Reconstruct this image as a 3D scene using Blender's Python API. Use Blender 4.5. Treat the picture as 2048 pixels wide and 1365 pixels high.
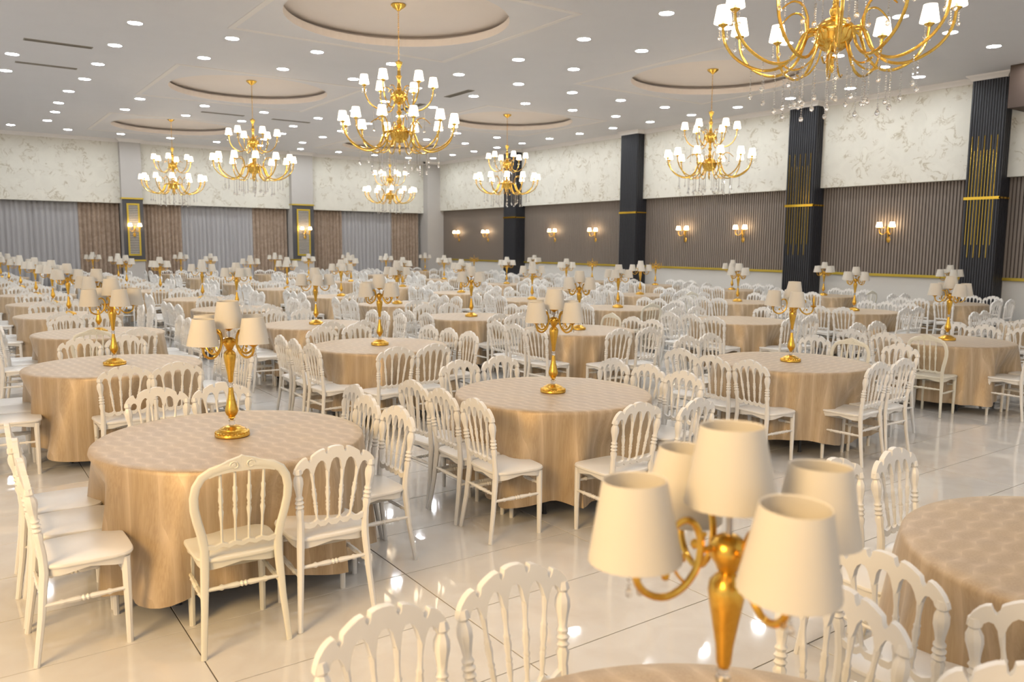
import bpy, math, random
from math import sin, cos, pi, radians, sqrt, atan2, hypot
from mathutils import Vector, Matrix

random.seed(7)
SC = bpy.context.scene
for o in list(bpy.data.objects):
    bpy.data.objects.remove(o)
COL = SC.collection

# ------------------------------------------------------------------ camera
FPX, YAW, PIT, ROLL, CAMH = 1602.0, radians(35.425), radians(6.795), radians(0.47), 1.88
fw = Vector((sin(YAW) * cos(PIT), cos(YAW) * cos(PIT), -sin(PIT)))
rt = Vector((cos(YAW), -sin(YAW), 0))
up = rt.cross(fw)
rt, up = rt * cos(ROLL) + up * sin(ROLL), up * cos(ROLL) - rt * sin(ROLL)
cam_d = bpy.data.cameras.new('camera')
cam_d.sensor_width = 36.0
cam_d.lens = FPX / 2048 * 36.0
cam_d.clip_start, cam_d.clip_end = 0.05, 200
cam_d.dof.use_dof = True
cam_d.dof.focus_distance = 5.6
cam_d.dof.aperture_fstop = 3.0
cam = bpy.data.objects.new('camera', cam_d)
COL.objects.link(cam)
cam.matrix_world = Matrix(((rt.x, up.x, -fw.x, 0), (rt.y, up.y, -fw.y, 0), (rt.z, up.z, -fw.z, CAMH), (0, 0, 0, 1)))
SC.camera = cam


def in_view(p, mx=160, my=200):
    """True when a point of the hall lies in or just beside the picture."""
    d = Vector(p) - Vector((0, 0, CAMH))
    w = d.dot(fw)
    if w < 0.3:
        return False
    x, y = 1024 + FPX * d.dot(rt) / w, 682.5 - FPX * d.dot(up) / w
    return -mx < x < 2048 + mx and -my < y < 1365 + my


# ------------------------------------------------------------------ world, lights, exposure
world = bpy.data.worlds.new('world')
SC.world = world
world.use_nodes = True
bg = world.node_tree.nodes['Background']
bg.inputs[0].default_value = (1.0, 0.96, 0.93, 1)
bg.inputs[1].default_value = 0.58

SC.view_settings.view_transform = 'Standard'
SC.view_settings.look = 'None'
SC.view_settings.exposure = 0.45
SC.view_settings.gamma = 1.0
SC.view_settings.use_curve_mapping = False
DOWNLIGHT = 96.0
LITSHADE = 4.5
SC.cycles.sample_clamp_indirect = 4.0
SC.cycles.adaptive_threshold = 0.04
SC.cycles.max_bounces = 5
SC.cycles.diffuse_bounces = 2
SC.cycles.glossy_bounces = 3
SC.cycles.transmission_bounces = 5
SC.cycles.transparent_max_bounces = 8
SC.cycles.caustics_reflective = False
SC.cycles.caustics_refractive = False


def area(name, loc, target, size, power, color):
    l = bpy.data.lights.new(name, 'AREA')
    l.shape = 'DISK'
    l.size = size
    l.energy = power
    l.color = color
    o = bpy.data.objects.new(name, l)
    COL.objects.link(o)
    o.location = loc
    o.rotation_euler = (Vector(target) - Vector(loc)).to_track_quat('-Z', 'Y').to_euler()
    return o


area('side_hall_light', (-4.6, 0.6, 4.6), (2.0, 4.6, 0.4), 3.0, 380, (1.0, 0.66, 0.28))

# ------------------------------------------------------------------ mesh builder
class MB:
    def __init__(s):
        s.v, s.f, s.m = [], [], []
        s.mat = 0

    def face(s, idx):
        s.f.append(tuple(idx))
        s.m.append(s.mat)

    def box(s, x0, x1, y0, y1, z0, z1):
        b = len(s.v)
        s.v += [(x0, y0, z0), (x1, y0, z0), (x1, y1, z0), (x0, y1, z0), (x0, y0, z1), (x1, y0, z1), (x1, y1, z1), (x0, y1, z1)]
        for q in ((0, 3, 2, 1), (4, 5, 6, 7), (0, 1, 5, 4), (1, 2, 6, 5), (2, 3, 7, 6), (3, 0, 4, 7)):
            s.face([b + i for i in q])
        return s

    def lathe(s, prof, n=16, c=(0, 0, 0), cap0=True, cap1=True, zig=0.0):
        b = len(s.v)
        for r, z in prof:
            for i in range(n):
                a = 2 * pi * i / n
                rr = r + (zig if i % 2 else -zig)
                s.v.append((c[0] + rr * cos(a), c[1] + rr * sin(a), c[2] + z))
        for j in range(len(prof) - 1):
            for i in range(n):
                k = (i + 1) % n
                s.face((b + j * n + i, b + j * n + k, b + (j + 1) * n + k, b + (j + 1) * n + i))
        if cap0:
            s.face([b + i for i in range(n)][::-1])
        if cap1:
            s.face([b + (len(prof) - 1) * n + i for i in range(n)])
        return s

    def tube(s, pts, rad, n=8, cap=True, sx=1.0):
        pts = [Vector(p) for p in pts]
        if not hasattr(rad, '__len__'):
            rad = [rad] * len(pts)
        b = len(s.v)
        ref = Vector((0, 1, 0))
        t0 = (pts[-1] - pts[0]).normalized()
        if abs(t0.dot(ref)) > 0.9:
            ref = Vector((1, 0, 0))
        prev = None
        for i, p in enumerate(pts):
            t = (pts[min(i + 1, len(pts) - 1)] - pts[max(i - 1, 0)]).normalized()
            if prev is None:
                u = (ref - t * ref.dot(t)).normalized()
            else:
                u = (prev - t * prev.dot(t)).normalized()
            prev = u
            w = t.cross(u)
            for k in range(n):
                a = 2 * pi * k / n
                s.v.append(tuple(p + (u * cos(a) * sx + w * sin(a)) * rad[i]))
        for j in range(len(pts) - 1):
            for i in range(n):
                k = (i + 1) % n
                s.face((b + j * n + i, b + j * n + k, b + (j + 1) * n + k, b + (j + 1) * n + i))
        if cap:
            s.face([b + i for i in range(n)][::-1])
            s.face([b + (len(pts) - 1) * n + i for i in range(n)])
        return s

    def prism(s, poly, tf0, tf1):
        """polygon in (u, v) swept between two mappings."""
        b = len(s.v)
        n = len(poly)
        s.v += [tf0(*p) for p in poly] + [tf1(*p) for p in poly]
        s.face([b + i for i in range(n)])
        s.face([b + n + i for i in range(n)][::-1])
        for i in range(n):
            k = (i + 1) % n
            s.face((b + i, b + n + i, b + n + k, b + k))
        return s

    def strip(s, top, bot, y0, y1):
        """solid between two polylines of equal length in the xz plane, y functions of z."""
        b = len(s.v)
        n = len(top)
        for p in top:
            s.v.append((p[0], y0(p[1]), p[1]))
        for p in bot:
            s.v.append((p[0], y0(p[1]), p[1]))
        for p in top:
            s.v.append((p[0], y1(p[1]), p[1]))
        for p in bot:
            s.v.append((p[0], y1(p[1]), p[1]))
        for i in range(n - 1):
            s.face((b + i, b + n + i, b + n + i + 1, b + i + 1))
            s.face((b + 2 * n + i, b + 2 * n + i + 1, b + 3 * n + i + 1, b + 3 * n + i))
            s.face((b + i, b + i + 1, b + 2 * n + i + 1, b + 2 * n + i))
            s.face((b + n + i, b + 3 * n + i, b + 3 * n + i + 1, b + n + i + 1))
        s.face((b, b + 2 * n, b + 3 * n, b + n))
        s.face((b + n - 1, b + 2 * n - 1, b + 4 * n - 1, b + 3 * n - 1))
        return s

    def ball(s, c, r, rz=None, n=8, m=5):
        rz = rz or r
        prof = [(max(r * sin(pi * j / m), 0.0005), -rz * cos(pi * j / m)) for j in range(m + 1)]
        return s.lathe(prof, n, c)

    def octa(s, c, r, rz=None):
        rz = rz or r
        b = len(s.v)
        x, y, z = c
        s.v += [(x + r, y, z), (x, y + r, z), (x - r, y, z), (x, y - r, z), (x, y, z + rz), (x, y, z - rz)]
        for i in range(4):
            k = (i + 1) % 4
            s.face((b + i, b + k, b + 4))
            s.face((b + k, b + i, b + 5))
        return s

    def add(s, o, M=None, mat=None):
        b = len(s.v)
        s.v += [tuple(M @ Vector(p)) for p in o.v] if M else list(o.v)
        s.f += [tuple(b + i for i in f) for f in o.f]
        s.m += ([mat] * len(o.f)) if mat is not None else list(o.m)
        return s

    def mesh(s, name, mats, smooth=True, angle=40):
        me = bpy.data.meshes.new(name)
        me.from_pydata(s.v, [], s.f)
        if not isinstance(mats, (list, tuple)):
            mats = [mats]
        for m in mats:
            me.materials.append(m)
        me.polygons.foreach_set('material_index', s.m)
        if smooth:
            me.polygons.foreach_set('use_smooth', [True] * len(s.f))
            me.set_sharp_from_angle(angle=radians(angle))
        me.update()
        return me


def link(name, data, parent=None, loc=(0, 0, 0), rot=(0, 0, 0)):
    o = bpy.data.objects.new(name, data)
    COL.objects.link(o)
    o.location = loc
    o.rotation_euler = rot
    if parent is not None:
        o.parent = parent
    return o


def tag(o, label=None, cat=None, group=None, kind=None):
    if label:
        o['label'] = label
    if cat:
        o['category'] = cat
    if group:
        o['group'] = group
    if kind:
        o['kind'] = kind
    return o


def build(spec, parent):
    """spec: list of (name, mesh, loc, rot, children)."""
    for it in spec:
        o = link(it[0], it[1], parent, it[2] if len(it) > 2 else (0, 0, 0), it[3] if len(it) > 3 else (0, 0, 0))
        if len(it) > 4:
            build(it[4], o)


def thing(name, spec, loc, rz, label, cat, group=None):
    e = link(name, None, None, loc, (0, 0, rz))
    e.empty_display_size = 0.1
    tag(e, label, cat, group)
    build(spec, e)
    return e


# ------------------------------------------------------------------ materials
def mat(name, color=(0.8, 0.8, 0.8), rough=0.5, metal=0.0, emit=None, estr=0.0, spec=None, coat=0.0):
    m = bpy.data.materials.new(name)
    m.use_nodes = True
    p = m.node_tree.nodes['Principled BSDF']
    p.inputs['Base Color'].default_value = (*color, 1)
    p.inputs['Roughness'].default_value = rough
    p.inputs['Metallic'].default_value = metal
    if coat:
        p.inputs['Coat Weight'].default_value = coat
    if spec is not None:
        p.inputs['Specular IOR Level'].default_value = spec
    if emit:
        p.inputs['Emission Color'].default_value = (*emit, 1)
        p.inputs['Emission Strength'].default_value = estr
    return m


class NT:
    """small node-graph helper."""
    def __init__(s, m):
        s.t = m.node_tree
        s.p = s.t.nodes['Principled BSDF']

    def n(s, typ, **kw):
        nd = s.t.nodes.new(typ)
        for k, v in kw.items():
            setattr(nd, k, v)
        return nd

    def l(s, a, b):
        s.t.links.new(a, b)

    def math(s, op, a, b=None):
        nd = s.n('ShaderNodeMath', operation=op)
        for i, x in enumerate((a, b)):
            if x is None:
                continue
            if isinstance(x, (int, float)):
                nd.inputs[i].default_value = x
            else:
                s.l(x, nd.inputs[i])
        return nd.outputs[0]

    def coords(s, kind='Object', scale=(1, 1, 1), rot=(0, 0, 0)):
        tc = s.n('ShaderNodeTexCoord')
        mp = s.n('ShaderNodeMapping')
        mp.inputs['Scale'].default_value = scale
        mp.inputs['Rotation'].default_value = rot
        s.l(tc.outputs[kind], mp.inputs[0])
        return mp.outputs[0]

    def noise(s, vec, scale, detail=3, dist=0.0, rough=0.5):
        nd = s.n('ShaderNodeTexNoise')
        nd.inputs['Scale'].default_value = scale
        nd.inputs['Detail'].default_value = detail
        nd.inputs['Roughness'].default_value = rough
        nd.inputs['Distortion'].default_value = dist
        s.l(vec, nd.inputs['Vector'])
        return nd.outputs['Fac']

    def ramp(s, fac, stops):
        nd = s.n('ShaderNodeValToRGB')
        el = nd.color_ramp.elements
        while len(el) < len(stops):
            el.new(0.5)
        for e, (p, c) in zip(el, stops):
            e.position = p
            e.color = (*c, 1)
        s.l(fac, nd.inputs[0])
        return nd.outputs[0]

    def mix(s, fac, a, b, blend='MIX'):
        nd = s.n('ShaderNodeMix', data_type='RGBA', blend_type=blend)
        for i, x in ((0, fac), (6, a), (7, b)):
            if isinstance(x, (int, float)):
                nd.inputs[i].default_value = x
            elif isinstance(x, tuple):
                nd.inputs[i].default_value = (*x, 1)
            else:
                s.l(x, nd.inputs[i])
        return nd.outputs[2]

    def bump(s, h, strength=0.2, dist=0.01):
        b = s.n('ShaderNodeBump')
        b.inputs['Strength'].default_value = strength
        b.inputs['Distance'].default_value = dist
        s.l(h, b.inputs['Height'])
        s.l(b.outputs[0], s.p.inputs['Normal'])

    def base(s, c):
        s.l(c, s.p.inputs['Base Color'])


M = {}
M['chair'] = mat('white_chair_plastic', (0.86, 0.835, 0.79), 0.32)
M['chair_cream'] = mat('cream_chair_plastic', (0.80, 0.76, 0.64), 0.36)
for k in ('chair', 'chair_cream'):
    g = NT(M[k])
    c0 = tuple(g.p.inputs['Base Color'].default_value)[:3]
    g.base(g.mix(g.noise(g.coords(), 9, 2), c0, tuple(x * 0.95 for x in c0)))

# polished marble tile
m = M['tile'] = mat('polished_marble_tile', (0.8, 0.78, 0.75), 0.05, spec=0.6)
g = NT(m)
geo = g.n('ShaderNodeNewGeometry')
n1 = g.noise(geo.outputs['Position'], 0.9, 5, 1.2)
n2 = g.noise(geo.outputs['Position'], 4.5, 4, 0.8)
g.base(g.mix(g.ramp(n2, [(0.35, (0, 0, 0)), (0.75, (1, 1, 1))]),
             g.ramp(n1, [(0.3, (0.75, 0.72, 0.675)), (0.7, (0.81, 0.79, 0.755))]), (0.72, 0.68, 0.63)))
M['grout'] = mat('grout', (0.13, 0.11, 0.09), 0.8)

# jacquard tablecloth
m = M['cloth'] = mat('beige_jacquard_cloth', (0.6, 0.48, 0.36), 0.46, 0.22)
g = NT(m)
g.p.inputs['Sheen Weight'].default_value = 0.25
g.p.inputs['Sheen Roughness'].default_value = 0.4
vec = g.coords('Object', rot=(0, 0, radians(-8)))
sp = g.n('ShaderNodeSeparateXYZ')
g.l(vec, sp.inputs[0])
v = g.math('ADD', g.math('DIVIDE', sp.outputs[1], 0.085), g.math('MULTIPLY', g.math('SINE', g.math('MULTIPLY', sp.outputs[0], 39.0)), 0.10))
row = g.math('FLOOR', v)
par = g.math('MODULO', g.math('ABSOLUTE', row), 2.0)
u = g.math('ADD', g.math('DIVIDE', sp.outputs[0], 0.16), g.math('MULTIPLY', par, 0.5))
fu = g.math('SUBTRACT', g.math('FRACT', u), 0.5)
fv = g.math('SUBTRACT', g.math('FRACT', v), 0.5)
d = g.math('ADD', g.math('MULTIPLY', g.math('MULTIPLY', fu, fu), 1.6), g.math('MULTIPLY', g.math('ABSOLUTE', fv), 1.25))
lens = g.ramp(d, [(0.30, (0, 0, 0)), (0.62, (0.35, 0.35, 0.35)), (1.0, (1, 1, 1))])
weave = g.noise(g.coords('Object', scale=(26, 26, 1.0)), 5.0, 2, 0.3)
body = g.mix(lens, (0.36, 0.265, 0.185), (0.60, 0.48, 0.365))
wear = g.noise(g.coords('Object', scale=(1, 1, 0.35)), 5, 3, 0.6)
body = g.mix(g.math('MULTIPLY', wear, 0.5), body, (0.62, 0.43, 0.19))
g.base(g.mix(g.ramp(weave, [(0.35, (0, 0, 0)), (0.7, (0.3, 0.3, 0.3))]), body, (0.64, 0.51, 0.33)))
g.bump(weave, 0.10, 0.002)

# metals
def gold(name, c, rough, sc):
    m = mat(name, c, rough, 1.0)
    g = NT(m)
    nz = g.noise(g.coords('Object'), sc, 3, 0.4)
    g.base(g.mix(nz, c, (c[0] * 0.72, c[1] * 0.62, c[2] * 0.45)))
    g.bump(nz, 0.35, 0.004)
    return m
M['gold'] = gold('antique_gold', (0.86, 0.55, 0.11), 0.28, 60)
M['brass'] = gold('polished_brass', (0.93, 0.64, 0.16), 0.16, 30)
M['gold_rail'] = mat('gold_paint', (0.58, 0.43, 0.06), 0.35, 0.6)
M['gold_mirror'] = mat('gold_mirror', (0.95, 0.62, 0.08), 0.06, 1.0)
M['gold_rod'] = mat('bronze_gold_rod', (0.62, 0.42, 0.07), 0.10, 1.0)
M['steel'] = mat('grey_steel', (0.45, 0.42, 0.4), 0.3, 1.0)
M['black'] = mat('black_metal', (0.02, 0.02, 0.022), 0.4)

# fabric shade: pleated ivory, lets some light through
def shade_mat(name, color, emit=None, estr=0):
    m = mat(name, color, 0.8, emit=emit, estr=estr, spec=0.2)
    g = NT(m)
    tr = g.n('ShaderNodeBsdfTranslucent')
    tr.inputs[0].default_value = (*color, 1)
    mx = g.n('ShaderNodeMixShader')
    mx.inputs[0].default_value = 0.3
    out = g.t.nodes['Material Output']
    g.l(g.p.outputs[0], mx.inputs[1])
    g.l(tr.outputs[0], mx.inputs[2])
    g.l(mx.outputs[0], out.inputs[0])
    return m
M['shade'] = shade_mat('ivory_pleated_fabric', (0.88, 0.83, 0.74))
M['litshade'] = mat('lit_white_shade', (0.9, 0.85, 0.78), 0.7, emit=(1.0, 0.80, 0.56), estr=LITSHADE)
M['sconceshade'] = mat('lit_sconce_shade', (0.9, 0.85, 0.78), 0.7, emit=(1.0, 0.74, 0.45), estr=11.0)
M['led'] = mat('led_diffuser', (1, 1, 1), 0.5, emit=(0.90, 0.95, 1.0), estr=DOWNLIGHT)

# crystal
m = M['crystal'] = bpy.data.materials.new('cut_crystal')
m.use_nodes = True
t = m.node_tree
out = t.nodes['Material Output']
t.nodes.remove(t.nodes['Principled BSDF'])
a, b, c = t.nodes.new('ShaderNodeBsdfTransparent'), t.nodes.new('ShaderNodeBsdfGlass'), t.nodes.new('ShaderNodeMixShader')
a.inputs[0].default_value = (1, 1, 1, 1)
b.inputs['Roughness'].default_value = 0.0
b.inputs['IOR'].default_value = 1.6
b.inputs[0].default_value = (1, 1, 1, 1)
c.inputs[0].default_value = 0.75
t.links.new(a.outputs[0], c.inputs[1])
t.links.new(b.outputs[0], c.inputs[2])
t.links.new(c.outputs[0], out.inputs[0])

# walls
m = M['wallpaper'] = mat('veined_cream_wallpaper', (0.8, 0.77, 0.68), 0.55)
g = NT(m)
geo = g.n('ShaderNodeNewGeometry')
mp = g.n('ShaderNodeMapping')
mp.inputs['Rotation'].default_value = (radians(25), radians(20), radians(15))
g.l(geo.outputs['Position'], mp.inputs[0])
va = g.noise(mp.outputs[0], 2.6, 5, 0.9, 0.6)
vb = g.noise(geo.outputs['Position'], 2.4, 2)
vein = g.ramp(g.math('ABSOLUTE', g.math('SUBTRACT', va, 0.5)), [(0.0, (1, 1, 1)), (0.008, (1, 1, 1)), (0.026, (0, 0, 0))])
gate = g.ramp(vb, [(0.47, (0, 0, 0)), (0.58, (1, 1, 1))])
vm = g.math('MULTIPLY', g.math('MULTIPLY', vein, gate), 0.72)
cloud = g.mix(g.ramp(va, [(0.35, (0, 0, 0)), (0.65, (1, 1, 1))]), (0.785, 0.75, 0.65), (0.74, 0.705, 0.61))
g.base(g.mix(vm, cloud, (0.45, 0.38, 0.25)))
M['white_wall'] = mat('off_white_paint', (0.66, 0.635, 0.585), 0.6)
M['plaster'] = mat('white_plaster', (0.86, 0.845, 0.85), 0.65)
M['moulding'] = mat('lit_tint_moulding', (0.93, 0.89, 0.85), 0.6)  # same paint as the ceiling; its lit look is put into the lighter colour
M['plaster_warm'] = mat('recess_plaster', (0.93, 0.85, 0.79), 0.6)  # pinkish chandelier light on the recess is put into this plaster colour
M['greige'] = mat('greige_paint', (0.54, 0.51, 0.475), 0.6)
for k, s_ in (('white_wall', 3), ('plaster', 2), ('greige', 3), ('plaster_warm', 2)):
    g = NT(M[k])
    c0 = tuple(g.p.inputs['Base Color'].default_value)[:3]
    geo = g.n('ShaderNodeNewGeometry')
    g.base(g.mix(g.noise(geo.outputs['Position'], s_, 3), c0, tuple(x * 0.96 for x in c0)))
M['slat'] = mat('taupe_slat', (0.245, 0.20, 0.165), 0.5)
M['slat_back'] = mat('dark_taupe_backing', (0.085, 0.065, 0.052), 0.7)
M['navy'] = mat('charcoal_navy_slat', (0.030, 0.031, 0.037), 0.4)
M['navy_back'] = mat('black_backing', (0.006, 0.006, 0.007), 0.6)
M['panel'] = mat('charcoal_panel', (0.068, 0.068, 0.076), 0.45)
M['louvre'] = mat('pale_louvre', (0.50, 0.46, 0.40), 0.5)
M['brown'] = mat('brown_bulkhead_paint', (0.075, 0.048, 0.034), 0.6)
M['vent'] = mat('vent_grille', (0.34, 0.31, 0.26), 0.5)
M['vent_dark'] = mat('vent_slot', (0.10, 0.085, 0.06), 0.6)
m = M['drape'] = mat('beige_brocade_drape', (0.42, 0.33, 0.25), 0.7)
g = NT(m)
g.base(g.mix(g.ramp(g.noise(g.coords('Object'), 7, 3, 0.7), [(0.4, (0, 0, 0)), (0.62, (1, 1, 1))]), (0.40, 0.30, 0.225), (0.32, 0.235, 0.17)))
m = M['sheer'] = mat('grey_sheer', (0.50, 0.50, 0.52), 0.8)
g = NT(m)
g.base(g.mix(g.noise(g.coords('Object', scale=(6, 6, 0.4)), 4, 2), (0.46, 0.445, 0.445), (0.37, 0.36, 0.365)))

# ------------------------------------------------------------------ the hall shell
XR, YB, ZC = 18.75, 32.5, 5.6          # soffit face of the right wall, of the back wall, ceiling
XREC, YREC = 18.95, 32.95              # recessed wall faces
X0, Y0 = -9.0, -5.0

def structure(name, mb, m, parent=None, smooth=False):
    o = link(name, mb.mesh(name, m, smooth), parent)
    if parent is None:
        o['kind'] = 'structure'
    return o

# floor: grout bed, tiles laid on it
floor = structure('floor', MB().box(X0, XREC, Y0, YREC, -0.06, -0.004), M['grout'])
TX, TY, TX0, TY0 = 1.203, 0.603, 0.864, 2.738
tb = MB()
j = 0.003
prof = [(0, -0.004), (0, -0.0008), (0.0012, 0.0)]
bx, by = TX / 2 - j, TY / 2 - j
for inset, z in prof:
    tb.v += [(-bx + inset, -by + inset, z), (bx - inset, -by + inset, z), (bx - inset, by - inset, z), (-bx + inset, by - inset, z)]
for k in range(2):
    for i in range(4):
        tb.face((k * 4 + i, k * 4 + (i + 1) % 4, k * 4 + 4 + (i + 1) % 4, k * 4 + 4 + i))
tb.face((8, 9, 10, 11))
tile_me = tb.mesh('floor_tile', M['tile'], False)
cand, rest = [], MB()
for i in range(int((X0 - TX0) / TX), int((XREC - TX0) / TX) + 1):
    for k in range(int((Y0 - TY0) / TY), int((YREC - TY0) / TY) + 1):
        x, y = TX0 + (i + 0.5) * TX, TY0 + (k + 0.5) * TY
        if x + TX / 2 > XREC or y + TY / 2 > YREC:
            continue
        cand.append((0 if in_view((x, y, 0), 120, 120) else 1, hypot(x, y), x, y))
cand.sort()
for i, (_, _, x, y) in enumerate(cand):
    if i < 300:
        link('floor_tile', tile_me, floor, (x, y, 0))
    else:
        rest.add(tb, Matrix.Translation((x, y, 0)))
tag(link('tile_field', rest.mesh('tile_field', M['tile'], False), floor), kind='stuff')

# ceiling with round recesses
CIRC = [(x, y) for x in (-1.45, 6.45, 14.3) for y in (4.4, 12.4, 20.25, 28.1) if (x, y) != (14.3, 4.4)]
RS, RC = 2.12, 1.85
xb = sorted({X0, XREC} | {x - RS for x, _ in CIRC} | {x + RS for x, _ in CIRC})
yb = sorted({Y0, YREC} | {y - RS for _, y in CIRC} | {y + RS for _, y in CIRC})
cm = MB()
NSEG = 64
for i in range(len(xb) - 1):
    for k in range(len(yb) - 1):
        cx, cy = (xb[i] + xb[i + 1]) / 2, (yb[k] + yb[k + 1]) / 2
        hit = [c for c in CIRC if abs(c[0] - cx) < 0.1 and abs(c[1] - cy) < 0.1]
        if not hit:
            b = len(cm.v)
            cm.v += [(xb[i], yb[k], ZC), (xb[i], yb[k + 1], ZC), (xb[i + 1], yb[k + 1], ZC), (xb[i + 1], yb[k], ZC)]
            cm.face((b, b + 1, b + 2, b + 3))
            continue
        b = len(cm.v)
        rings = [(RC, ZC), (RC, ZC + 0.13), (RC + 0.16, ZC + 0.131), (RC + 0.16, ZC + 0.20), (RC - 0.02, ZC + 0.205)]
        for q in range(NSEG):
            a = 2 * pi * (q + 0.5) / NSEG
            s_ = RS / max(abs(cos(a)), abs(sin(a)))
            cm.v.append((cx + s_ * cos(a), cy + s_ * sin(a), ZC))
        for r_, z_ in rings:
            for q in range(NSEG):
                a = 2 * pi * (q + 0.5) / NSEG
                cm.v.append((cx + r_ * cos(a), cy + r_ * sin(a), z_))
        for w in range(len(rings)):
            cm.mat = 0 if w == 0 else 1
            for q in range(NSEG):
                p = (q + 1) % NSEG
                cm.face((b + w * NSEG + q, b + (w + 1) * NSEG + q, b + (w + 1) * NSEG + p, b + w * NSEG + p))
        cm.face([b + len(rings) * NSEG + q for q in range(NSEG)])
        # fill the four corners between the seg polygon and the square
        cm.mat = 0
        for sx, sy in ((1, 1), (-1, 1), (-1, -1), (1, -1)):
            pts = []
            a0 = atan2(sy, sx)
            for q in range(NSEG):
                a = 2 * pi * (q + 0.5) / NSEG
                dd = (a - a0 + pi) % (2 * pi) - pi
                if abs(dd) < 2 * pi / NSEG * 0.6:
                    pts.append((dd, b + q))
            pts.sort()
            if len(pts) >= 2:
                n_ = len(cm.v)
                cm.v.append((cx + sx * RS, cy + sy * RS, ZC))
                cm.face((pts[0][1], n_, pts[-1][1])[::-1])
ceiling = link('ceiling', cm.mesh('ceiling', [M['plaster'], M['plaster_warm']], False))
ceiling['kind'] = 'structure'
# square mouldings round the recesses
SQ = [(6.5, 12.5), (6.45, 20.35), (6.4, 28.2), (14.33, 12.55), (14.33, 20.5), (14.3, 28.3), (6.5, 4.5), (-1.35, 12.5), (-1.35, 20.3), (-1.35, 28.1)]
tn = 0
for x, y in SQ:
    tn += 1
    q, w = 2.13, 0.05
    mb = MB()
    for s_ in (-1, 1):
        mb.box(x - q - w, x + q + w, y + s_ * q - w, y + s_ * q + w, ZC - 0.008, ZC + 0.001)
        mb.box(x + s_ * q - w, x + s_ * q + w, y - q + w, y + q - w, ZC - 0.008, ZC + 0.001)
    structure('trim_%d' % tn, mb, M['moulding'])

# right wall
wr = MB()
wr.box(XREC, XREC + 0.2, Y0, YREC, -0.05, 3.43)
wr_o = structure('wall_right', wr, M['white_wall'])
structure('soffit_panel', MB().box(XR, XREC + 0.2, Y0, 32.1, 3.43, ZC), M['wallpaper'], wr_o)
COLS = [(25.80, 26.60), (19.09, 19.86), (12.61, 13.43), (8.12, 8.82)]
bays = [(26.60, 32.1), (19.86, 25.80), (13.43, 19.09), (8.82, 12.61), (2.0, 8.12)]
PIT_ = 0.076
for y0, y1 in bays:
    bk = MB().box(XREC - 0.012, XREC, y0, y1, 1.27, 3.43)
    structure('slat_backing', bk, M['slat_back'], wr_o)
    sl = MB()
    n_ = int((y1 - y0) / PIT_)
    for i in range(n_):
        yy = y0 + (i + 0.5) * (y1 - y0) / n_
        sl.box(XREC - 0.034, XREC - 0.012, yy - 0.024, yy + 0.024, 1.27, 3.43)
    tag(structure('slat_row', sl, M['slat'], wr_o), kind='stuff')
    tn += 1
    rl = MB().box(XREC - 0.05, XREC, y0, y1, 1.205, 1.27)
    rl.box(XREC - 0.062, XREC - 0.05, y0, y1, 1.222, 1.252)
    structure('trim_%d' % tn, rl, M['gold_rail'])

# fluted columns of the right wall
XC = 18.45
for ci, (y0, y1) in enumerate(COLS):
    core = MB().box(XC + 0.018, XREC + 0.1, y0, y1, 0, ZC - 0.11)
    e = link('fluted_column', None, None, (XC, (y0 + y1) / 2, 0))
    tag(e, ['charcoal fluted column farthest along the right wall, near the back corner', 'charcoal fluted column second from the back corner',
            'charcoal fluted column third from the back corner, with gold rods', 'nearest charcoal fluted column at the right edge, with gold rods'][ci], 'column')
    off = Matrix.Translation((-XC, -(y0 + y1) / 2, 0))
    def part(n__, mb, m_):
        z = MB()
        z.add(mb, off)
        return link(n__, z.mesh(n__, m_, False), e)
    part('column_core', core, M['navy_back'])
    fl = MB()
    nf = 13
    for i in range(nf):
        yy = y0 + (i + 0.5) * (y1 - y0) / nf
        fl.box(XC, XC + 0.02, yy - 0.018, yy + 0.018, 0, ZC - 0.11)
    for i in range(6):
        xx = XC + 0.045 + i * 0.075
        fl.box(xx - 0.022, xx + 0.022, y0 - 0.016, y0 + 0.002, 0, ZC - 0.11)
    tag(part('flute_row', fl, M['navy']), kind='stuff')
    bd = MB().box(XC - 0.014, XC + 0.02, y0 - 0.03, y1 + 0.01, 2.955, 3.015)
    bd.box(XC - 0.014, XREC - 0.035, y0 - 0.03, y0 - 0.016, 2.965, 3.005)
    part('gold_band', bd, M['gold_mirror'])
    if ci >= 2:
        lens_ = [(1.98 if i % 2 == 0 else 1.70, 4.31 if i % 2 == 0 else 4.0) for i in range(9)]
        for i, (za, zb) in enumerate(lens_):
            yy = y1 - 0.085 - i * (y1 - y0 - 0.15) / 8.5
            za2, zb2 = (za, zb)
            part('gold_rod', MB().box(XC - 0.012, XC - 0.0005, yy - (0.006 if ci == 3 else 0.0045), yy + (0.006 if ci == 3 else 0.0045), za2, zb2), M['gold_rod'])

# back wall
wb = MB().box(X0, XREC + 0.2, YREC, YREC + 0.2, -0.05, ZC)
wb_o = structure('wall_back', wb, M['white_wall'])
structure('soffit_panel', MB().box(X0, 18.1, YB, YREC, 3.31, ZC), M['wallpaper'], wb_o)
structure('corner_pier', MB().box(18.1, XREC, 32.1, YREC, 0, ZC), M['greige'], wb_o)

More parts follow.
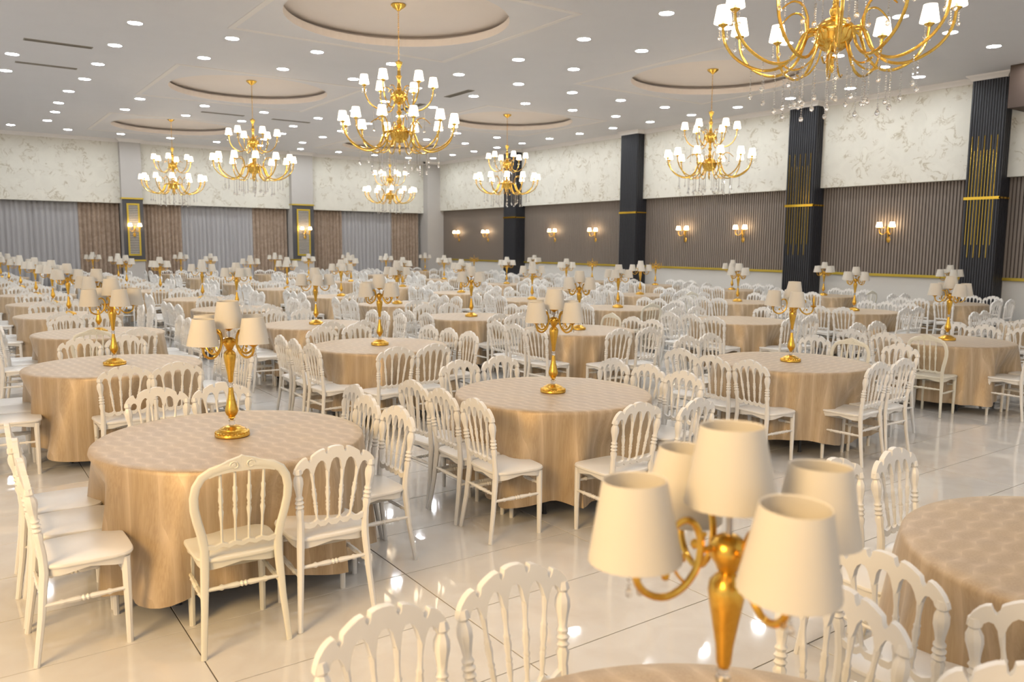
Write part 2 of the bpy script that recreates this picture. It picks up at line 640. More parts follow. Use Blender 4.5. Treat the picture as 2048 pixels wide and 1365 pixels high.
def pillar(x0, x1, label):
    e = link('wall_pillar', None, None, ((x0 + x1) / 2, 32.2, 0))
    tag(e, label, 'pillar')
    off = Matrix.Translation((-(x0 + x1) / 2, -32.2, 0))
    def part(n__, mb, m_, par=e, kind=None):
        z = MB()
        z.add(mb, off)
        o = link(n__, z.mesh(n__, m_, False), par)
        if kind:
            o['kind'] = kind
        return o
    part('shaft', MB().box(x0, x1, 32.22, YREC, 0, ZC - 0.02), M['greige'])
    part('dark_panel', MB().box(x0, x1, 32.2, 32.22, 1.25, 3.45), M['panel'])
    for z0 in (1.20, 3.45):
        part('gold_cap', MB().box(x0 - 0.02, x1 + 0.02, 32.17, 32.5, z0, z0 + 0.055), M['gold_rail'])
    w = x1 - x0
    a0, a1 = x0 + w * 0.2, x1 - w * 0.18
    fr = MB()
    fr.box(a0, a0 + 0.06, 32.17, 32.2, 1.4, 3.3).box(a1 - 0.06, a1, 32.17, 32.2, 1.4, 3.3)
    fr.box(a0 + 0.06, a1 - 0.06, 32.17, 32.2, 1.4, 1.46).box(a0 + 0.06, a1 - 0.06, 32.17, 32.2, 3.24, 3.3)
    f_ = part('gold_frame', fr, M['gold_rail'])
    lv = MB()
    for i in range(29):
        z = 1.475 + i * 0.061
        lv.box(a0 + 0.06, a1 - 0.06, 32.182, 32.2, z, z + 0.034)
    part('louvre_row', lv, M['louvre'], f_, 'stuff')

pillar(5.50, 6.20, 'grey pillar with charcoal panel and gold louvre grille, left of the back wall')
pillar(11.84, 12.75, 'grey pillar with charcoal panel and gold louvre grille, nearer the back corner')

# cornices
def cornice(name, prof_, path):
    mb = MB()
    b = len(mb.v)
    n_ = len(prof_)
    for (px, py, nx, ny) in path:
        for d_, z in prof_:
            mb.v.append((px + nx * d_, py + ny * d_, z))
    for i in range(len(path) - 1):
        for k in range(n_ - 1):
            mb.face((b + i * n_ + k, b + i * n_ + k + 1, b + (i + 1) * n_ + k + 1, b + (i + 1) * n_ + k))
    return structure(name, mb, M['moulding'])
CP = [(0.0, ZC - 0.115), (0.018, ZC - 0.11), (0.025, ZC - 0.085), (0.05, ZC - 0.06), (0.085, ZC - 0.035), (0.10, ZC - 0.02), (0.105, ZC)]
path = [(XR, 2.0, -1, 0)]
for y0, y1 in COLS[::-1]:
    path += [(XR, y0, -1, -1), (XC, y0, -1, -1), (XC, y1, -1, 1), (XR, y1, -1, 1)]
path.append((XR, 32.1, -1, -1))
path += [(18.1, 32.1, -1, -1), (18.1, YB, -1, -1)]
cornice('trim_%d' % (tn + 1), CP, path)
path = [(18.1, YB, -1, -1)]
for x0, x1 in ((11.84, 12.75), (5.50, 6.20)):
    path += [(x1, YB, 1, -1), (x1, 32.22, 1, -1), (x0, 32.22, -1, -1), (x0, YB, -1, -1)]
path.append((-4.0, YB, 0, -1))
cornice('trim_%d' % (tn + 2), CP, path)
tag(link('bulkhead', MB().box(17.95, XR - 0.003, 6.2, 7.86, 4.75, ZC - 0.003).mesh('bulkhead', M['brown'], False)), 'dark brown bulkhead box under the ceiling at the top right corner', 'bulkhead')

# curtains
def curtain(name, x0, x1, pitch, amp, m_, label, cat, group):
    mb = MB()
    n_ = int((x1 - x0) / pitch * 8)
    rnd = random.Random(int(x0 * 100))
    ph, cols = 0.0, []
    for i in range(n_ + 1):
        x = x0 + (x1 - x0) * i / n_
        ph += pi / 8 * rnd.uniform(0.6, 1.4)
        cols.append((x, 0.45 - abs(sin(ph)) ** 0.7 + 0.25 * sin(ph * 0.37)))
    zs = [0.03, 0.8, 1.6, 2.4, 3.05, 3.36]
    for z in zs:
        k = amp * (0.55 + 0.45 * (3.4 - z) / 3.4)
        for x, w in cols:
            mb.v.append((x - (x0 + x1) / 2, k * w, z))
    w_ = n_ + 1
    for a_ in range(len(zs) - 1):
        for i in range(n_):
            mb.face((a_ * w_ + i, a_ * w_ + i + 1, (a_ + 1) * w_ + i + 1, (a_ + 1) * w_ + i))
    o = link(name, mb.mesh(name, m_, True, 180), None, ((x0 + x1) / 2, 32.78, 0))
    md = o.modifiers.new('thick', 'SOLIDIFY')
    md.thickness = 0.004
    tag(o, label, cat, group)

curtain('drape', -1.5, -0.3, 0.15, 0.13, M['drape'], 'beige pleated drape left of the leftmost grey sheer', 'curtain', 'beige drapes')
curtain('sheer_curtain', -0.3, 4.15, 0.17, 0.11, M['sheer'], 'wide grey sheer curtain at the left end of the back wall', 'curtain', 'grey sheers')
curtain('drape', 4.12, 5.47, 0.15, 0.13, M['drape'], 'beige pleated drape left of the first back wall pillar', 'curtain', 'beige drapes')
curtain('drape', 6.26, 7.64, 0.15, 0.13, M['drape'], 'beige pleated drape right of the first back wall pillar', 'curtain', 'beige drapes')
curtain('sheer_curtain', 7.61, 10.4, 0.17, 0.11, M['sheer'], 'grey sheer curtain between the two back wall pillars', 'curtain', 'grey sheers')
curtain('drape', 10.37, 11.78, 0.15, 0.13, M['drape'], 'beige pleated drape left of the second back wall pillar', 'curtain', 'beige drapes')
curtain('drape', 12.8, 14.23, 0.15, 0.13, M['drape'], 'beige pleated drape right of the second back wall pillar', 'curtain', 'beige drapes')
curtain('sheer_curtain', 14.2, 16.62, 0.17, 0.11, M['sheer'], 'grey sheer curtain nearest the back corner', 'curtain', 'grey sheers')
curtain('drape', 16.6, 17.98, 0.15, 0.13, M['drape'], 'beige pleated drape beside the back corner pier', 'curtain', 'beige drapes')

# ------------------------------------------------------------------ chairs
def interp(keys, t):
    for (a, va), (b, vb) in zip(keys, keys[1:]):
        if t <= b:
            k = (t - a) / (b - a) if b > a else 0
            return tuple(x + (y - x) * k for x, y in zip(va, vb))
    return keys[-1][1]

def yb_(z):                      # y of the back plane at height z
    return interp([(0, (-0.235,)), (0.25, (-0.198,)), (0.45, (-0.18,)), (0.92, (-0.238,))], z)[0]

POSTX = [(0, (0.195,)), (0.25, (0.176,)), (0.45, (0.166,)), (0.52, (0.167,)), (0.80, (0.186,)), (0.92, (0.19,))]

def post_n(sgn, n=8):
    zr = [(0, .0135), (.22, .0165), (.42, .020), (.50, .0185), (.545, .0175), (.555, .0155), (.595, .0215), (.608, .0145), (.618, .022), (.629, .0145),
          (.640, .0225), (.651, .0145), (.662, .0205), (.673, .014), (.70, .0175), (.735, .025), (.76, .0245), (.782, .015), (.79, .021), (.815, .0175)]
    return MB().tube([(sgn * interp(POSTX, z)[0], yb_(z), z) for z, _ in zr], [r for _, r in zr], n)

def leg_f(sgn):
    return MB().tube([(sgn * 0.172, 0.152, 0.0), (sgn * 0.172, 0.152, 0.2), (sgn * 0.168, 0.15, 0.425)], [.0145, .0175, .021], 8)

def stretcher(p, q):
    p, q = Vector(p), Vector(q)
    ks = [(0, .009), (.18, .0095), (.22, .0145), (.25, .0095), (.34, .0125), (.42, .0135), (.45, .0095), (.475, .0145), (.5, .0095), (.525, .0145),
          (.55, .0095), (.58, .0135), (.66, .0125), (.75, .0095), (.78, .0145), (.82, .0095), (1, .009)]
    return MB().tube([p.lerp(q, t_) for t_, _ in ks], [r for _, r in ks], 6)

def seat_mb():
    mb = MB()
    ring = []
    n_ = 28
    for i in range(n_):
        a = 2 * pi * i / n_
        c_, s_ = cos(a), sin(a)
        e = 0.42
        x = math.copysign(abs(c_) ** e, c_)
        y = math.copysign(abs(s_) ** e, s_)
        ring.append((x * (0.198 + 0.014 * (y + 1) / 2), y * 0.196))
    for sc, z in ((0.93, 0.415), (0.95, 0.428), (0.985, 0.432), (1.0, 0.440), (0.985, 0.449), (0.94, 0.452)):
        for i, (x, y) in enumerate(ring):
            zz = z
            if z < 0.42:          # arched apron
                zz = z - 0.03 * max(abs(x) / 0.2 * abs(y) / 0.19, 0)
            mb.v.append((x * sc, y * sc, zz))
    for k in range(5):
        for i in range(n_):
            p = (i + 1) % n_
            mb.face((k * n_ + i, k * n_ + p, (k + 1) * n_ + p, (k + 1) * n_ + i))
    mb.face([i for i in range(n_)][::-1])
    b = len(mb.v)
    mb.v.append((0, 0, 0.4475))
    for i in range(n_):
        mb.face((5 * n_ + i, 5 * n_ + (i + 1) % n_, b))
    return mb

def crest_n():
    top = [(0, .910), (.022, .908), (.036, .903), (.040, .884), (.047, .874), (.055, .882), (.058, .900), (.075, .897), (.095, .887), (.113, .875), (.121, .868),
           (.124, .850), (.132, .840), (.140, .850), (.146, .866), (.160, .862), (.176, .850), (.192, .830), (.203, .806), (.206, .790)]
    bot = [(0, .852), (.014, .847), (.024, .829), (.029, .802), (.034, .782), (.042, .782), (.048, .802), (.053, .825), (.064, .842), (.078, .844), (.092, .832), (.102, .812),
           (.107, .792), (.112, .774), (.121, .774), (.127, .794), (.137, .812), (.150, .815), (.162, .805), (.166, .790)]
    full_t = [(-x, z) for x, z in top[::-1]] + top[1:]
    full_b = [(-x, z) for x, z in bot[::-1]] + bot[1:]
    return MB().strip(full_t, full_b, lambda z: yb_(z) - 0.012, lambda z: yb_(z) + 0.012)

def rail_n():
    top = [(-.17, .548), (-.125, .526), (-.10, .530), (-.085, .545), (-.07, .528), (-.045, .528), (-.03, .543), (-.015, .528), (.015, .528), (.03, .543),
           (.045, .528), (.07, .528), (.085, .545), (.10, .530), (.125, .526), (.17, .548)]
    bot = [(x, z - 0.027 if abs(x) < 0.15 else z - 0.035) for x, z in top]
    return MB().strip(top, bot, lambda z: yb_(z) - 0.010, lambda z: yb_(z) + 0.010)

SPN = [(0, .0075), (.12, .0065), (.2, .010), (.25, .0085), (.3, .011), (.33, .008), (.36, .0115), (.40, .008), (.55, .0125), (.62, .0095), (.65, .012), (.68, .0085), (.8, .0075), (.92, .010), (1, .011)]

def spindle_n(xb_, xt_):
    a_, b_ = Vector((xb_, yb_(.535), .535)), Vector((xt_, yb_(.785), .785))
    return MB().tube([a_.lerp(b_, t_) for t_, _ in SPN], [r for _, r in SPN], 6)

BAL = [(.167, .43), (.166, .50), (.178, .57), (.196, .64), (.208, .70), (.210, .755), (.200, .805), (.176, .845), (.135, .870), (.085, .882), (.03, .890)]

def hoop_b(sgn):
    mb = MB()
    pts = [(sgn * interp(POSTX, z)[0], yb_(z), z) for z in (0, .22, .36)] + [(sgn * x, yb_(z), z) for x, z in BAL]
    return mb.tube(pts, [.0135, .0165, .020] + [.0205] * len(BAL), 8, sx=0.75)

def crest_b():
    top = [(0, .932), (.012, .925), (.03, .921), (.06, .912), (.09, .898), (.12, .886), (.15, .874)]
    bot = [(0, .858), (.012, .858), (.03, .858), (.06, .857), (.09, .854), (.12, .848), (.145, .84)]
    mb = MB().strip([(-x, z) for x, z in top[::-1]] + top[1:], [(-x, z) for x, z in bot[::-1]] + bot[1:], lambda z: yb_(z) - 0.011, lambda z: yb_(z) + 0.011)
    for sgn in (-1, 1):              # carved scroll
        for face_ in (-1, 1):
            pts = []
            for i in range(15):
                a = i / 14 * 3.2 * pi
                r_ = 0.022 * (1 - i / 17)
                x, z = sgn * (0.036 + r_ * cos(a)), 0.888 + r_ * sin(a)
                pts.append((x, yb_(z) + face_ * 0.012, z))
            mb.tube(pts, 0.0032, 4)
    return mb

def rail_b():
    top = [(-.166, .520), (-.12, .510), (-.09, .523), (-.06, .512), (-.03, .523), (0, .512), (.03, .523), (.06, .512), (.09, .523), (.12, .510), (.166, .520)]
    return MB().strip(top, [(x, z - .02) for x, z in top], lambda z: yb_(z) - 0.010, lambda z: yb_(z) + 0.010)

SPB = [(0, .006), (.3, .0065), (.36, .0085), (.45, .0125), (.5, .0075), (.52, .0105), (.55, .0075), (.60, .0125), (.7, .009), (.78, .011), (.8, .007), (1, .007)]

def spindle_b(x):
    a_, b_ = Vector((x, yb_(.52), .52)), Vector((x * 1.08, yb_(.855), .855))
    return MB().tube([a_.lerp(b_, t_) for t_, _ in SPB], [r for _, r in SPB], 6)

common = [('leg', leg_f(-1)), ('leg', leg_f(1)), ('stretcher', stretcher((-.176, .15, .27), (-.182, -.2, .27))), ('stretcher', stretcher((.176, .15, .27), (.182, -.2, .27))),
          ('stretcher', stretcher((-.172, .152, .335), (.172, .152, .335))), ('stretcher', stretcher((-.176, -.194, .31), (.176, -.194, .31)))]
parts_n = [('seat', seat_mb()), ('post', post_n(-1)), ('post', post_n(1)), ('crest_rail', crest_n()), ('back_rail', rail_n())] + \
          [('spindle', spindle_n(a_, b_)) for a_, b_ in ((-.085, -.1165), (-.03, -.038), (.03, .038), (.085, .1165))] + common
parts_b = [('seat', seat_mb()), ('hoop', hoop_b(-1)), ('hoop', hoop_b(1)), ('crest_rail', crest_b()), ('back_rail', rail_b())] + \
          [('spindle', spindle_b(x)) for x in (-.09, -.03, .03, .09)] + common

def chair_kit(parts, m_):
    spec = [(n__, mb.mesh(n__, m_)) for n__, mb in parts]
    j_ = MB()
    for _, mb in parts:
        j_.add(mb)
    return spec, j_, j_.mesh('banquet_chair', m_)
KIT = {'n': chair_kit(parts_n, M['chair']), 'b': chair_kit(parts_b, M['chair_cream'])}

# ------------------------------------------------------------------ tables, cloths
WORDS = ['zero', 'one', 'two', 'three', 'four', 'five', 'six', 'seven', 'eight', 'nine', 'ten', 'eleven']
LINE = ['first', 'second', 'third', 'fourth', 'fifth', 'sixth']
TABLES = {
    0: [(1.12, 0.80), (1.32, 4.65), (1.24, 8.0), (1.55, 11.0), (1.56, 13.9), (1.62, 16.6), (1.6, 19.5), (1.55, 22.7), (1.5, 25.9), (1.5, 29.4)],
    1: [(3.45, 0.98), (3.76, 4.74), (3.93, 8.06), (4.22, 10.65), (4.1, 13.9), (4.25, 16.7), (4.15, 20.0), (3.95, 23.0), (4.3, 26.3), (4.17, 30.2)],
    2: [None, (6.77, 4.78), (6.92, 8.19), (6.75, 10.6), (7.0, 13.6), (7.0, 16.2), (7.0, 19.5), (7.0, 22.4), (7.0, 26.4), (7.0, 30.3)],
    3: [None, (10.04, 4.88), (10.0, 8.0), (10.05, 10.8), (10.0, 13.35), (10.0, 16.15), (10.0, 19.1), (10.0, 22.4), (10.0, 25.8), (10.0, 29.1)],
    4: [None, (13.4, 4.95), (13.3, 8.13), (13.4, 10.8), (13.3, 13.55), (13.4, 16.4), (13.45, 19.2), (13.4, 22.7), (13.4, 26.9), (13.4, 30.3)],
    5: [None, None, (17.0, 8.3), (17.0, 11.2), (17.0, 13.9), (17.0, 16.7), (17.0, 19.5), (17.0, 22.6), (17.0, 26.5), (17.0, 30.4)],
}
TR, TH = 0.735, 0.765

def cloth_mesh(seed):
    rnd = random.Random(seed)
    mb = MB()
    n_ = 120
    comp = [(k, rnd.uniform(0, 2 * pi), rnd.uniform(0.4, 1.0)) for k in (5, 8, 11, 13, 19)]
    hemw = [(k, rnd.uniform(0, 2 * pi)) for k in (2, 3, 5)]
    def fold(a):
        f_ = sum(w * sin(k * a + p) for k, p, w in comp) / 2.0
        return math.copysign(abs(f_) ** 0.8, f_) if f_ > 0 else f_ * 0.8
    def dent(a):
        d_ = abs((a + pi / 4) % (pi / 2) - pi / 4)
        return max(0.0, 1 - (d_ / radians(24)) ** 2)
    rings = [0.16, 0.36, 0.55, 0.68]
    mb.v.append((0, 0, TH + 0.004))
    for r in rings:
        for i in range(n_):
            a = 2 * pi * i / n_
            mb.v.append((r * cos(a), r * sin(a), TH + 0.004))
    hang = [(0.735, TH + 0.003), (0.744, TH - 0.004), (0.748, TH - 0.02)]
    for r, z in hang:
        for i in range(n_):
            a = 2 * pi * i / n_
            mb.v.append((r * cos(a), r * sin(a), z))
    for t_ in (0.06, 0.13, 0.21, 0.30, 0.40, 0.52, 0.64, 0.76, 0.88, 1.0):
        for i in range(n_):
            a = 2 * pi * i / n_
            hem = 0.13 + 0.02 * sum(sin(k * a + p) for k, p in hemw)
            z = TH - 0.02 - t_ * (TH - 0.02 - hem)
            dn = dent(a) * min(1.0, t_ / 0.42)
            r = 0.748 + 0.06 * t_ * (1 - dn) + 0.085 * t_ ** 0.75 * fold(a + 0.10 * t_) * (1 - 0.6 * dn) - 0.125 * dn
            mb.v.append((r * cos(a), r * sin(a), z))
    tot = (len(mb.v) - 1) // n_
    for i in range(n_):
        mb.face((0, 1 + i, 1 + (i + 1) % n_))
    for k in range(tot - 1):
        for i in range(n_):
            p = (i + 1) % n_
            mb.face((1 + k * n_ + i, 1 + (k + 1) * n_ + i, 1 + (k + 1) * n_ + p, 1 + k * n_ + p))
    return mb.mesh('tablecloth', M['cloth'], True, 75)

CLOTHS = [cloth_mesh(s_) for s_ in (3, 11, 25, 42, 57)]
top_me = MB().lathe([(0.70, TH - 0.03), (TR, TH - 0.024), (TR, TH - 0.004), (0.72, TH)], 48).mesh('tabletop', M['louvre'])
def tleg(sx, sy):
    return MB().tube([(sx * 0.40, sy * 0.40, 0.0), (sx * 0.40, sy * 0.40, 0.02), (sx * 0.42, sy * 0.42, TH - 0.03)], [.018, .0135, .0135], 8)
TABLE_SPEC = [('tabletop', top_me)] + [('leg', tleg(a_, b_).mesh('leg', M['black'])) for a_, b_ in ((1, 1), (1, -1), (-1, 1), (-1, -1))]

# ------------------------------------------------------------------ table lamps
def shade_mb(rb, rt_, h, n=56, zig=0.0009):
    mb = MB()
    mb.lathe([(rb - 0.002, 0.002), (rb, 0), (rb, 0.004), (rt_, h - 0.004), (rt_, h), (rt_ - 0.002, h - 0.002), (rb - 0.002, 0.002)], n, cap0=False, cap1=False, zig=zig)
    return mb
def radial(path, a=0.0):
    return [(r * cos(a), r * sin(a), z) for r, z in path]
def smooth_path(pts, k=3):
    out_ = []
    P = [pts[0]] + list(pts) + [pts[-1]]
    for i in range(1, len(P) - 2):
        for j_ in range(k):
            t_ = j_ / k
            out_.append(tuple(0.5 * (2 * b + (c - a) * t_ + (2 * a - 5 * b + 4 * c - d_) * t_ * t_ + (3 * b - a - 3 * c + d_) * t_ ** 3)
                              for a, b, c, d_ in zip(P[i - 1], P[i], P[i + 1], P[i + 2])))
    out_.append(tuple(pts[-1]))
    return out_

L_base = MB().lathe([(.092, 0), (.098, .006), (.098, .014), (.092, .022), (.093, .027), (.085, .034), (.074, .040), (.072, .045), (.055, .052), (.05, .057), (.03, .063), (.012, .066)], 24)
for i in range(24):
    a = 2 * pi * i / 24
    L_base.ball((.089 * cos(a), .089 * sin(a), .024), .0085, n=6, m=4)
L_col1 = MB().lathe([(.016, .066), (.019, .074), (.016, .083), (.019, .092), (.014, .097)], 12)
L_low = MB().lathe([(.010, .097), (.013, .104), (.022, .108), (.018, .114), (.030, .128), (.037, .145), (.036, .160), (.028, .19), (.020, .225), (.015, .26), (.013, .285)], 16)
L_col2 = MB().lathe([(.010, .285), (.016, .293), (.011, .301), (.015, .309), (.010, .315)], 12)
L_up = MB().lathe([(.010, .315), (.014, .325), (.017, .36), (.024, .40), (.031, .44), (.035, .468), (.033, .485), (.022, .498), (.014, .505)], 16)
L_hub = MB().lathe([(.014, .505), (.02, .51), (.024, .522), (.034, .535), (.037, .55), (.034, .562), (.024, .572), (.014, .578)], 16)
L_stem = MB().tube([(0, 0, .57), (0, 0, .648)], .0055, 8)
L_cup5 = MB().lathe([(.006, .612), (.014, .618), (.03, .63), (.036, .638), (.034, .64)], 14)
L_spath = smooth_path([(.116, .578), (.112, .600), (.092, .613), (.070, .602), (.058, .567), (.064, .523), (.088, .488), (.124, .470), (.160, .478), (.183, .502), (.189, .532)])
L_arm = MB().tube(radial(L_spath), [.0045 + .0025 * min(1, i / 8) for i in range(len(L_spath))], 7)
L_arm.tube([(.025, 0, .556), (.060, 0, .552)], .006, 6)
L_arm.tube(radial(smooth_path([(.085, .49), (.104, .51), (.112, .532), (.100, .545), (.09, .535)])), .003, 5)
L_arm.ball((.128, 0, .512), .009, .011, 6, 4)
L_arm.ball((.092, 0, .545), .006, n=6, m=4)
L_cup = MB().lathe([(.006, 0), (.011, .004), (.024, .014), (.03, .022), (.028, .024)], 14)
L_candle = MB().lathe([(.008, .02), (.010, .024), (.0095, .085), (.005, .095), (.006, .105), (.002, .125)], 10)
L_shade = shade_mb(.084, .058, .148)
def strand(n_, drop, bead=.006, gap=.014):
    mb = MB()
    for i in range(n_):
        mb.octa((0, 0, -gap * (i + .5)), bead)
    if drop:
        mb.ball((0, 0, -gap * n_ - drop * 1.1), drop, drop * 1.25, 8, 5)
    return mb
L_str = strand(3, .007, .005, .012)
ME = {k: v_.mesh(k, m_) for k, v_, m_ in (('base', L_base, M['gold']), ('crystal_collar', L_col1, M['crystal']), ('lower_baluster', L_low, M['gold']), ('crystal_joint', L_col2, M['crystal']),
      ('upper_baluster', L_up, M['gold']), ('hub', L_hub, M['gold']), ('stem', L_stem, M['steel']), ('top_cup', L_cup5, M['gold']), ('arm', L_arm, M['gold']), ('cup', L_cup, M['gold']),
      ('candle', L_candle, M['gold']), ('lamp_shade', L_shade, M['shade']), ('crystal_drop', L_str, M['crystal']))}

def lamp_spec(seed, bare=(), armrot=0.0):
    rnd = random.Random(seed)
    sp_ = [(k, ME[k]) for k in ('base', 'crystal_collar', 'lower_baluster', 'crystal_joint', 'upper_baluster', 'hub', 'stem', 'top_cup')]
    for i in range(4):
        a = armrot + i * pi / 2
        kids = [('cup', ME['cup'], (.189, 0, .53), (0, 0, 0)), ('crystal_drop', ME['crystal_drop'], (.200, 0, .53), (0, 0, 0)), ('crystal_drop', ME['crystal_drop'], (.178, 0, .53), (0, 0, 0))]
        if i in bare:
            kids.append(('candle', ME['candle'], (.189, 0, .53), (0, 0, 0)))
        sp_.append(('arm', ME['arm'], (0, 0, 0), (0, 0, a), kids))
        if i not in bare:
            sp_.append(('lamp_shade', ME['lamp_shade'], (.189 * cos(a), .189 * sin(a), .548), (rnd.uniform(-.07, .07), rnd.uniform(-.07, .07), rnd.uniform(0, 1))))
    if 4 in bare:
        sp_.append(('candle', ME['candle'], (0, 0, .62), (0, 0, 0)))
    else:
        sp_.append(('lamp_shade', ME['lamp_shade'], (0, 0, .637), (rnd.uniform(-.04, .04), rnd.uniform(-.04, .04), rnd.uniform(0, 1))))
    return sp_

def lamp_joined(bare):
    mb = MB()
    for src, k in ((L_base, 0), (L_col1, 2), (L_low, 0), (L_col2, 2), (L_up, 0), (L_hub, 0), (L_stem, 3), (L_cup5, 0)):
        mb.add(src, None, k)
    sh = shade_mb(.084, .058, .148, 20, 0)
    for i in range(4):
        R = Matrix.Rotation(i * pi / 2, 4, 'Z')
        mb.add(L_arm, R, 0)
        T = R @ Matrix.Translation((.189, 0, .53))
        mb.add(L_cup, T, 0)
        if bare:
            mb.add(L_candle, T, 0)
        else:
            mb.add(sh, R @ Matrix.Translation((.189, 0, .548)), 1)
    if bare:
        mb.add(L_candle, Matrix.Translation((0, 0, .62)), 0)
    else:
        mb.add(sh, Matrix.Translation((0, 0, .637)), 1)
    return mb.mesh('candelabra_lamp', [M['gold'], M['shade'], M['crystal'], M['steel']])
LAMPJ = {False: lamp_joined(False), True: lamp_joined(True)}

NOLAMP = {(3, 2), (1, 0), (4, 1)}
BARE = {(5, 8), (5, 6), (5, 5)}
ARMROT = {(0, 0): radians(70), (0, 1): radians(27), (1, 1): radians(8), (2, 1): radians(44), (3, 1): radians(56), (0, 2): radians(11), (1, 2): radians(15), (2, 2): radians(5)}
LAMPXY = {(0, 0): (1.17, 0.94)}

SEATS = [('near side left seat', -.225, -.85, 0), ('near side right seat', .225, -.85, 0), ('far side left seat', -.225, .85, pi), ('far side right seat', .225, .85, pi),
         ('left side near seat', -.85, -.42, -pi / 2), ('left side middle seat', -.83, 0, -pi / 2), ('left side far seat', -.85, .40, -pi / 2),
         ('right side near seat', .85, -.42, pi / 2), ('right side middle seat', .83, 0, pi / 2), ('right side far seat', .85, .40, pi / 2)]
BALLOON = {(0, 1, 0), (2, 1, 8), (3, 1, 4), (2, 2, 9), (0, 3, 0), (3, 3, 0), (4, 3, 2), (5, 3, 1)}
# chairs that stand off the usual seat: (line, row, seat) -> offset from the table, turn
MOVED = {(0, 0, 9): (.71, .43), (0, 0, 8): (.72, -.18, radians(120)), (1, 0, 6): (-.79, .34), (1, 0, 5): (-.78, -.05, radians(-70)),
         (0, 1, 0): (-.25, -.83), (0, 1, 1): (.20, -.82), (0, 1, 2): (-.19, .86), (0, 1, 3): (.24, .84), (0, 1, 4): (-.85, -.50), (0, 1, 5): (-.84, -.07), (0, 1, 6): (-.85, .34),
         (0, 1, 7): (.66, -.36), (0, 1, 8): (.66, .08), (0, 1, 9): (.76, .49),
         (1, 1, 0): (-.23, -.93), (1, 1, 1): (.16, -1.04, .14), (1, 1, 2): (-.20, .80), (1, 1, 3): (.26, .85), (1, 1, 4): (-.79, -.51), (1, 1, 5): (-.79, -.08), (1, 1, 6): (-.79, .36),
         (1, 1, 7): (.75, -.43), (1, 1, 8): (.78, .0), (1, 1, 9): (.78, .42),
         (2, 1, 0): (-.22, -.80), (2, 1, 1): (.21, -.79), (2, 1, 2): (-.10, 1.04), (2, 1, 3): (.36, 1.10), (2, 1, 4): (-.83, -.36), (2, 1, 5): (-.88, .06), (2, 1, 6): (-.76, .54),
         (2, 1, 7): (1.05, -.40), (2, 1, 8): (.90, .05), (2, 1, 9): (.98, .54), (3, 1, 4): (-.80, -.27), (3, 1, 5): (-.82, .18), (3, 1, 6): (-.82, .62),
         (0, 2, 0): (-.10, -.84), (0, 2, 1): (.30, -.86), (0, 2, 2): (-.14, .95), (0, 2, 3): (.30, 1.0),
         (1, 2, 0): (-.42, -.98), (1, 2, 1): (-.0, -.95), (1, 2, 2): (-.28, .72), (1, 2, 3): (.22, .84), (1, 2, 4): (-.77, -.52), (1, 2, 5): (-.77, -.07), (1, 2, 6): (-.77, .34),
         (1, 2, 7): (.71, -.37), (1, 2, 8): (.70, .06), (1, 2, 9): (.70, .52),
         (2, 2, 0): (-.36, -.96), (2, 2, 1): (.06, -1.02), (2, 2, 4): (-.88, -.50), (2, 2, 5): (-.86, -.06), (2, 2, 6): (-.84, .38), (2, 2, 7): (.66, -.50), (2, 2, 8): (.72, -.06), (2, 2, 9): (.70, .38)}
chairs = []
for li, rows in TABLES.items():
    for ri, pos in enumerate(rows):
        if pos is None:
            continue
        x, y = pos
        where = 'row %s from front, %s line from left' % (WORDS[ri + 1], LINE[li])
        rnd = random.Random(li * 31 + ri * 7)
        thing('round_table', TABLE_SPEC, (x, y, 0), rnd.uniform(-.1, .1), 'round folding table on black legs, ' + where, 'table', 'round banquet tables')
        c_ = link('tablecloth', CLOTHS[(li * 3 + ri * 2) % 5], None, (x, y, 0), (0, 0, (pi / 2) * rnd.randrange(4)))
        tag(c_, 'beige jacquard cloth on round table, ' + where, 'tablecloth', 'beige tablecloths')
        if (li, ri) not in NOLAMP:
            bare = (li, ri) in BARE
            lx, ly = LAMPXY.get((li, ri), (x, y))
            lz = TH + 0.004
            lab = ('gold candelabra without any shades, ' if bare else 'gold candelabra lamp with five ivory shades, ') + where
            if hypot(x, y) < 13 and not bare:
                bset = (3,) if (li, ri) == (2, 1) else ()
                if bset:
                    lab = 'gold candelabra lamp missing one ivory shade, ' + where
                thing('candelabra_lamp', lamp_spec(li * 17 + ri, bset, ARMROT.get((li, ri), rnd.uniform(0, 1.5))), (lx, ly, lz), 0, lab, 'table lamp', 'candelabra lamps')
            else:
                o = link('candelabra_lamp', LAMPJ[bare], None, (lx, ly, lz), (0, 0, ARMROT.get((li, ri), rnd.uniform(0, 1.5))))
                tag(o, lab, 'table lamp', 'candelabra lamps')
        for si, (nm, dx, dy, rz) in enumerate(SEATS):
            if li == 0 and ri == 0 and si not in (2, 3, 8, 9):
                continue
            jx, jy = rnd.uniform(-.035, .035), rnd.uniform(-.035, .035)
            if (li, ri) == (1, 0) and si in (2, 3):
                jx = 0.10
            tz = rnd.uniform(-.07, .07)
            mv = MOVED.get((li, ri, si))
            if mv:
                dx, dy, jx, jy = mv[0], mv[1], 0, 0
                if len(mv) > 2:
                    rz, tz = mv[2], 0
            chairs.append((li, ri, si, x + dx + jx, y + dy + jy, rz + tz, nm, where, (li, ri, si) in BALLOON))

o = link('candelabra_lamp', LAMPJ[False], None, (17.25, 22.9, TH + 0.004), (0, 0, 0.4))
tag(o, 'gold candelabra lamp with ivory shades beside a bare one, row eight, right wall line', 'table lamp', 'candelabra lamps')
BARE.add((5, 7))

